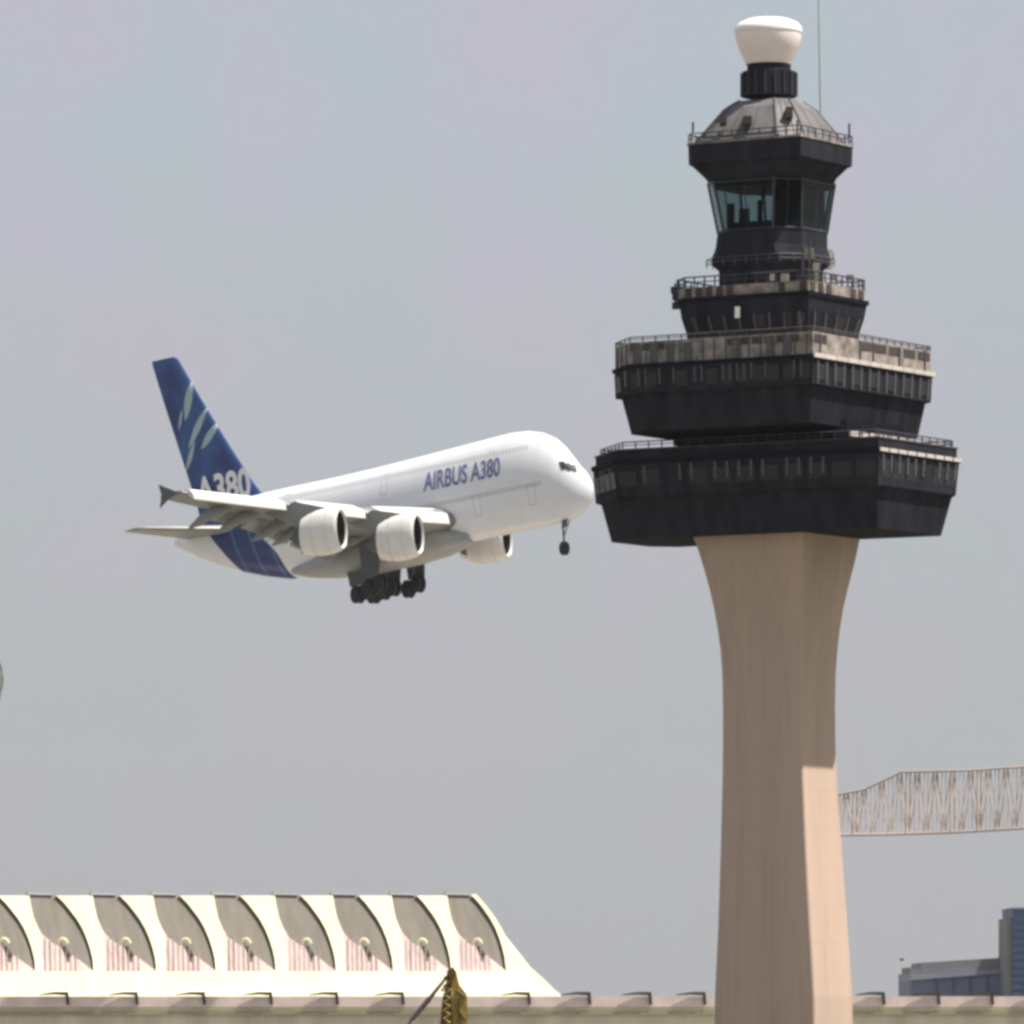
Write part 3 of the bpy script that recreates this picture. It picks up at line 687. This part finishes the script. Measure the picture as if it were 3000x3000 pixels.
# the hall behind, down to the ground
fr = [Vector((TP(-160, 2900).x, TP(-160, 2900).y + 22, 0)), Vector((TP(1640, 2900).x, TP(1640, 2900).y + 22, 0))]
A0, A1 = TP(-160, 2632, 12), TP(1395, 2632, 12); B0, B1 = TP(-160, 2925, 12), TP(1610, 2905, 12)
dd = Vector((0, 45, 0))
loft(bm, [[A0, A1, B1, Vector((B1.x, B1.y, 0)), Vector((B0.x, B0.y, 0))], [A0 + dd, A1 + dd, B1 + dd, Vector((B1.x, B1.y + 45, 0)), Vector((B0.x, B0.y + 45, 0))]])
build('hall', bm, M['beige'], term)
bm = bmesh.new()
for i in range(9):
    for dx, h in ((-6, 14), (52, 7)):
        a = TP(tops[i] + dx, 2626, 1.2); b_ = TP(tops[i] + dx, 2626 - h, 1.2); bar(bm, a, b_, .11, 4)
build('roof_spike', bm, M['steel'], term)
bm = bmesh.new()
for i in range(9):
    a, b_ = TP(tops[i] - 8, 2620, .6), TP(tops[i] + 66, 2622, .6); bar(bm, a, b_, .28, 4)
build('roof_flashing', bm, M['greyroof'], term)
# ------------------------------------------------------------ low concourse in front, right across the picture
CY = 1000.0; ck = CY / F
conc = empty('concourse_building', Vector((0, CY, 0)))
tag(conc, 'low beige concourse wall with dark roof brackets running along the bottom edge', 'building')
xa, xb = P(-700, 0, CY).x, P(3700, 0, CY).x
def cz(y): return ZC + (YH - y) * CY / F
bm = bmesh.new(); box(bm, (xa, CY, 0), (xb, CY + 30, cz(2950))); build('wall', bm, M['beige'], conc)
bm = bmesh.new(); box(bm, (xa, CY - .3, cz(2949.9)), (xb, CY + 30, cz(2919))); build('coping', bm, M['coping'], conc)
bm = bmesh.new(); box(bm, (xa, CY - .55, cz(2972)), (xb, CY - .01, cz(2962))); build('string_course', bm, mat('olive_band', (.33, .31, .20), .8, .15, .3), conc)
bm = bmesh.new()
x = xa
while x < xb: box(bm, (x, CY - .12, 0), (x + .3, CY - .002, cz(2972.5))); x += 9.1
build('pilaster', bm, M['coping'], conc)
for hx in (195, 398, 595, 792, 985, 1178, 1548, 1725, 1903, 2062, 2412 - 400 * 0 + 175, 2748, 2905, 3060):
    bm = bmesh.new()
    c = P(hx, 2906, CY - .9); L = 80*ck; 
    loft(bm, [[c + Vector((0, 0, .0)), c + Vector((0, 0, -.55)), c + Vector((0, .5, -.55)), c + Vector((0, .5, 0))],
              [c + Vector((-L*.45, 0, .0)), c + Vector((-L*.45, 0, -.4)), c + Vector((-L*.45, .5, -.4)), c + Vector((-L*.45, .5, 0))],
              [c + Vector((-L, 0, -.35)), c + Vector((-L, 0, -.5)), c + Vector((-L, .4, -.5)), c + Vector((-L, .4, -.35))]])
    loft(bm, [[c + Vector((.25, 0, .0)), c + Vector((-.25, 0, 0)), c + Vector((-.25, .5, 0)), c + Vector((.25, .5, 0))],
              [c + Vector((.4, .2, -1.9)), c + Vector((0, .2, -1.9)), c + Vector((0, .55, -1.9)), c + Vector((.4, .55, -1.9))]])
    build('roof_bracket', bm, M['bracket'], conc)
# ------------------------------------------------------------ crane boom in front
YC = 700.0
crane = empty('mobile_crane', Vector((P(1330, 0, YC).x, YC, 0)))
tag(crane, 'mustard yellow crane boom tip with grey diagonal stay poking up at the bottom edge', 'crane')
def gz(y, Y=YC): return P(0, y, Y).z
low = 0.6
def Q(px, py, d=0): return P(px, py, YC) + Vector((0, d, 0))
def low_pt(px, z, d=0): return Vector((P(px, 0, YC).x, YC + d, z))
bm = bmesh.new()
pts = [Q(1325, 2829), Q(1336, 2846), Q(1346, 2886), Q(1368, 2914), Q(1370, 3000), low_pt(1372, low), low_pt(1330, low), Q(1326, 3000), Q(1324, 2900), Q(1322, 2850)]
slab(bm, pts, (0, 1.6, 0)); boom = build('boom', bm, M['ochre'], crane)
bm = bmesh.new()
pts = [Q(1321, 2833, .1), Q(1324, 2850, .1), Q(1323, 2905, .1), Q(1326, 3000, .1), low_pt(1328, low, .1), low_pt(1288, low, .1), Q(1290, 3000, .1), Q(1296, 2925, .1), Q(1306, 2885, .1), Q(1309, 2845, .1)]
slab(bm, pts, (0, 1.3, 0)); build('boom_side', bm, M['brown'], boom)
bm = bmesh.new()
for q in range(9):
    y = 2850 + q * 24; bar(bm, Q(1300, y + 14, -.05), Q(1322, y, -.05), .09, 4); bar(bm, Q(1298, y + 14, -.05), Q(1320, y + 26, -.05), .07, 4)
build('lattice', bm, M['ochre'], boom)
bm = bmesh.new()
for x0, y0, x1, y1 in ((1338, 2900, 1366, 2922), (1336, 2945, 1362, 2985), (1345, 2925, 1346, 2998)): bar(bm, Q(x0, y0, -.06), Q(x1, y1, -.06), .13, 4)
build('stiffener', bm, M['brown'], boom)
bm = bmesh.new(); c = Q(1324, 2852, -.25)
loft(bm, [[c + Vector((.42*math.cos(2*math.pi*q/16), dy, .55*math.sin(2*math.pi*q/16))) for q in range(16)] for dy in (0, .5)]); build('pulley', bm, M['brown'], boom)
bm = bmesh.new(); bar(bm, Q(1312, 2858, .3), Q(1258, 2926, .3), .13, 8, .24); bar(bm, Q(1258, 2926, .3), Q(1205, 2988, .3), .30, 8, .24); bar(bm, Q(1205, 2988, .3), low_pt(1110, 1.0, .3), .13, 8)
build('stay', bm, M['steel'], crane)
bm = bmesh.new(); bar(bm, Q(1292, 2905, .2), Q(1306, 2888, .2), .17, 6); build('bracket', bm, M['shell'], crane)
bm = bmesh.new(); p = low_pt(1330, 0); box(bm, (p.x - 9, YC - 1.4, .9), (p.x + 3.2, YC + 2.6, 1.9)); cb = build('carrier', bm, M['ochre'], crane)
for q in range(4):
    for dy in (-1.5, 2.3):
        bm = bmesh.new(); cx = p.x - 7.8 + q * 3.1
        loft(bm, [[Vector((cx + .7*math.cos(2*math.pi*a/18), YC + dy + e, .7 + .7*math.sin(2*math.pi*a/18))) for a in range(18)] for e in (0, .45)]); build('wheel', bm, M['tyre'], cb)
# ------------------------------------------------------------ distant lattice jib on the right
JY = 2300.0
jib = empty('lattice_crane', Vector((P(3350, 0, JY).x, JY, 0)))
tag(jib, 'distant pale rust lattice crane jib reaching in behind the tower shaft', 'crane')
TOPC = [(2240, 2356), (2465, 2326), (2534, 2312), (2640, 2262), (2850, 2256), (3000, 2246), (3500, 2228)]
BOTC = [(2240, 2420), (2465, 2446), (2600, 2444), (2800, 2438), (3000, 2426), (3500, 2395)]
def ev(c, x):
    for a, b in zip(c, c[1:]):
        if a[0] <= x <= b[0]: return a[1] + (b[1] - a[1]) * (x - a[0]) / (b[0] - a[0])
for dY, nm in ((0, 'near'), (9, 'far')):
    bm = bmesh.new()
    for c, r in ((TOPC, .42), (BOTC, .5)):
        for a, b_ in zip(c, c[1:]): bar(bm, P(*a, JY + dY), P(*b_, JY + dY), r, 4)
    build('chord', bm, M['rustdark'], jib)
bm = bmesh.new(); x = 2240; q = 0
while x < 3480:
    for dY in (0, 9):
        off = 0 if dY == 0 else 11
        xx = x + off; x2 = xx + 26
        heavy = q in (3, 10, 16, 21, 24, 30, 35)
        bar(bm, P(xx, ev(TOPC, xx), JY + dY), P(xx, ev(BOTC, xx), JY + dY), .36 if heavy else random.uniform(.14, .24), 4)
        if x2 < 3490:
            a, b_ = (TOPC, BOTC) if q % 2 else (BOTC, TOPC)
            bar(bm, P(xx, ev(a, xx), JY + dY), P(x2, ev(b_, x2), JY + dY), random.uniform(.16, .25), 4)
    ym = (ev(TOPC, x) + ev(BOTC, x)) / 2
    bar(bm, P(x, ev(TOPC, x), JY), P(x, ev(TOPC, x), JY + 9), .22, 4); bar(bm, P(x, ev(BOTC, x), JY), P(x, ev(BOTC, x), JY + 9), .22, 4)
    x += 26; q += 1
build('lattice', bm, M['rust'], jib)
bm = bmesh.new()
mx_ = P(3350, 0, JY).x
for dx in (-5, 5):
    for dY in (0, 9): bar(bm, (mx_ + dx, JY + dY, 0), (mx_ + dx, JY + dY, gz(2200, JY)), .6, 4)
for q in range(10):
    z0 = q * 9.0
    for dY in (0, 9): bar(bm, (mx_ - 5, JY + dY, z0), (mx_ + 5, JY + dY, z0 + 9), .3, 4); bar(bm, (mx_ + 5, JY + dY, z0), (mx_ - 5, JY + dY, z0), .3, 4)
build('mast', bm, M['rust'], jib)
# ------------------------------------------------------------ blue hall on the right
HY = 1900.0; hk = HY / F
hall = empty('blue_hall', Vector((P(2850, 0, HY).x, HY, 0)))
tag(hall, 'long low slate blue hall with grey sloping roof behind the concourse at right', 'building')
def H(px, py, d=0): return P(px, py, HY) + Vector((0, d, 0))
def hpoly(name, pts, depth, m, d0=0):
    bm = bmesh.new(); slab(bm, [H(x, y, d0) for x, y in pts], (0, depth, 0)); return build(name, bm, m, hall)
zb = 3020
hpoly('wall', [(2668, 2872), (2953, 2850), (2953, zb), (2668, zb)], 60, M['slate'])
hpoly('fascia', [(2666, 2871.5), (2955, 2849.5), (2955, 2838), (2690, 2852), (2666, 2852)], 58, mat('lilac_fascia', (.27, .27, .34), .7, .1, .08), -1)
hpoly('roof', [(2690, 2851.5), (2955, 2837.5), (2955, 2803), (2945, 2801), (2930, 2806), (2800, 2814), (2740, 2818), (2702, 2820), (2700, 2835)], 50, M['greyroof'], 1)
hpoly('parapet', [(2666, 2851.5), (2689, 2851.5), (2698, 2838), (2666, 2834)], 40, M['greyroof'], 0)
bm = bmesh.new()
for x in (2740, 2790, 2840, 2890, 2935): slab(bm, [H(x, 2868 - (x - 2668) * .077 + 3, -.02), H(x + 4, 2868 - (x-2668)*.077 + 3, -.02), H(x + 4, zb, -.02), H(x, zb, -.02)], (0, -.5, 0))
build('pilaster', bm, M['blueglass'], hall)
blk = empty('blue_tower_block', Vector((P(3050, 0, HY).x, HY - 20, 0)))
tag(blk, 'tall dark blue block with pale side strip cut off by right edge', 'building')
BYB = HY - 25
def bpoly(name, pts, depth, m, d0=0):
    bm = bmesh.new(); slab(bm, [P(x, y, BYB) + Vector((0, d0, 0)) for x, y in pts], (0, depth, 0)); return build(name, bm, m, blk)
bpoly('wall', [(2967, 2664), (3300, 2664), (3300, 3020), (2967, 3020)], 40, M['blueglass'])
bpoly('parapet', [(2964, 2659), (3303, 2659), (3303, 2663.9), (2964, 2663.9)], 40, M['slate'], -.4)
bpoly('side_strip', [(2949, 2690), (2966.8, 2686), (2966.8, 3020), (2949, 3020)], 30, M['greyroof'], 1)
bm = bmesh.new()
for y in range(2690, 2910, 22): slab(bm, [P(2970, y, BYB), P(3296, y, BYB), P(3296, y + 9, BYB), P(2970, y + 9, BYB)], (0, -.15, 0))
build('window_strip', bm, mat('tinted_glazing', (.05, .085, .15), .3, .1, .2, spec=.5), blk)
# ------------------------------------------------------------ birds
def bird(px, py, Y, span, up, name_label, heading):
    o = P(px, py, Y); bm = bmesh.new(); h = Vector((math.cos(heading), math.sin(heading), 0)); sd = Vector((-h.y, h.x, 0)); z = Vector((0, 0, 1)); L = span * .62
    prof = [(-.5, .02), (-.35, .05), (-.1, .12), (.15, .13), (.32, .08), (.42, .085), (.5, .05), (.6, .01)]
    loft(bm, [[o + h * (t * L) + (sd * math.cos(2*math.pi*q/10) + z * math.sin(2*math.pi*q/10)) * (r * 2.0 * L) for q in range(10)] for t, r in prof])
    body = build('bird', bm, M['bird'], None, True)
    for s in (-1, 1):
        bm = bmesh.new(); rg = []
        for f, ch_, rise, sw in ((.04, .30, 0, 0), (.25, .28, up * .5, .06), (.5, .16, up * .95, -.05), (.5 + .02, .02, up * 1.0, -.1)):
            c = o + sd * (s * span * f * math.sqrt(max(.1, 1 - up*up*.75))) + z * (span * rise * f) + h * (L * sw)
            rg.append([c + h*(ch_*L*.5), c + z*.02*span, c - h*(ch_*L*.6), c - z*.012*span])
        loft(bm, rg); w = build('wing', bm, M['bird'], None, True); w.parent = body
    bm = bmesh.new(); slab(bm, [o - h*L*.45 + sd*.04*L, o - h*L*.75 + sd*.13*L, o - h*L*.75 - sd*.13*L, o - h*L*.45 - sd*.04*L], z * .02 * L)
    t_ = build('tail', bm, M['bird']); t_.parent = body
    tag(body, name_label, 'bird'); return body
bird(2641, 2812, 620, .75, .5, 'tiny dark bird in the sky above the low hall roof', .6)
# a bird stooping past close by, its wings folded
o = P(-9, 1996, 62); bm = bmesh.new(); kk = 62 / F
loft(bm, [[o + Vector((r_*kk*math.cos(2*math.pi*q/12), r_*kk*math.sin(2*math.pi*q/12), zz*kk)) for q in range(12)] for zz, r_ in ((-64, 1), (-58, 5), (-50, 9), (-40, 11), (-22, 15), (0, 16), (24, 13), (42, 9), (52, 7), (66, 8), (68, 1))])
body = build('bird', bm, M['birdgrey'], None, True)
for sd_ in (-1, 1):
    bm = bmesh.new(); pts = [(sd_*9, -34), (sd_*17, -18), (sd_*19, 6), (sd_*14, 40), (sd_*8, 60), (sd_*10, 20)]
    slab(bm, [o + Vector((a*kk, -4*kk, b*kk)) for a, b in pts], (0, 9*kk, 0)); w = build('wing', bm, M['birdgrey'], None); w.parent = body
tag(body, 'soft grey bird diving with folded wings, cut off by the left edge', 'bird')
# ------------------------------------------------------------ haze in the air
HAZE = 1.5e-5
if HAZE:
    bm = bmesh.new(); box(bm, (-1500, -50, -1), (1500, 4200, 170))
    hz = bpy.data.materials.new('haze_air'); hz.use_nodes = True; n = hz.node_tree; n.nodes.clear()
    o = n.nodes.new('ShaderNodeOutputMaterial'); v = n.nodes.new('ShaderNodeVolumePrincipled')
    v.inputs['Density'].default_value = HAZE; v.inputs['Color'].default_value = (.93, .94, 1, 1); v.inputs['Anisotropy'].default_value = .2
    n.links.new(v.outputs[0], o.inputs['Volume'])
    h = build('haze', bm, hz); tag(h, kind='stuff', label='thin grey haze over the airfield', cat='haze')
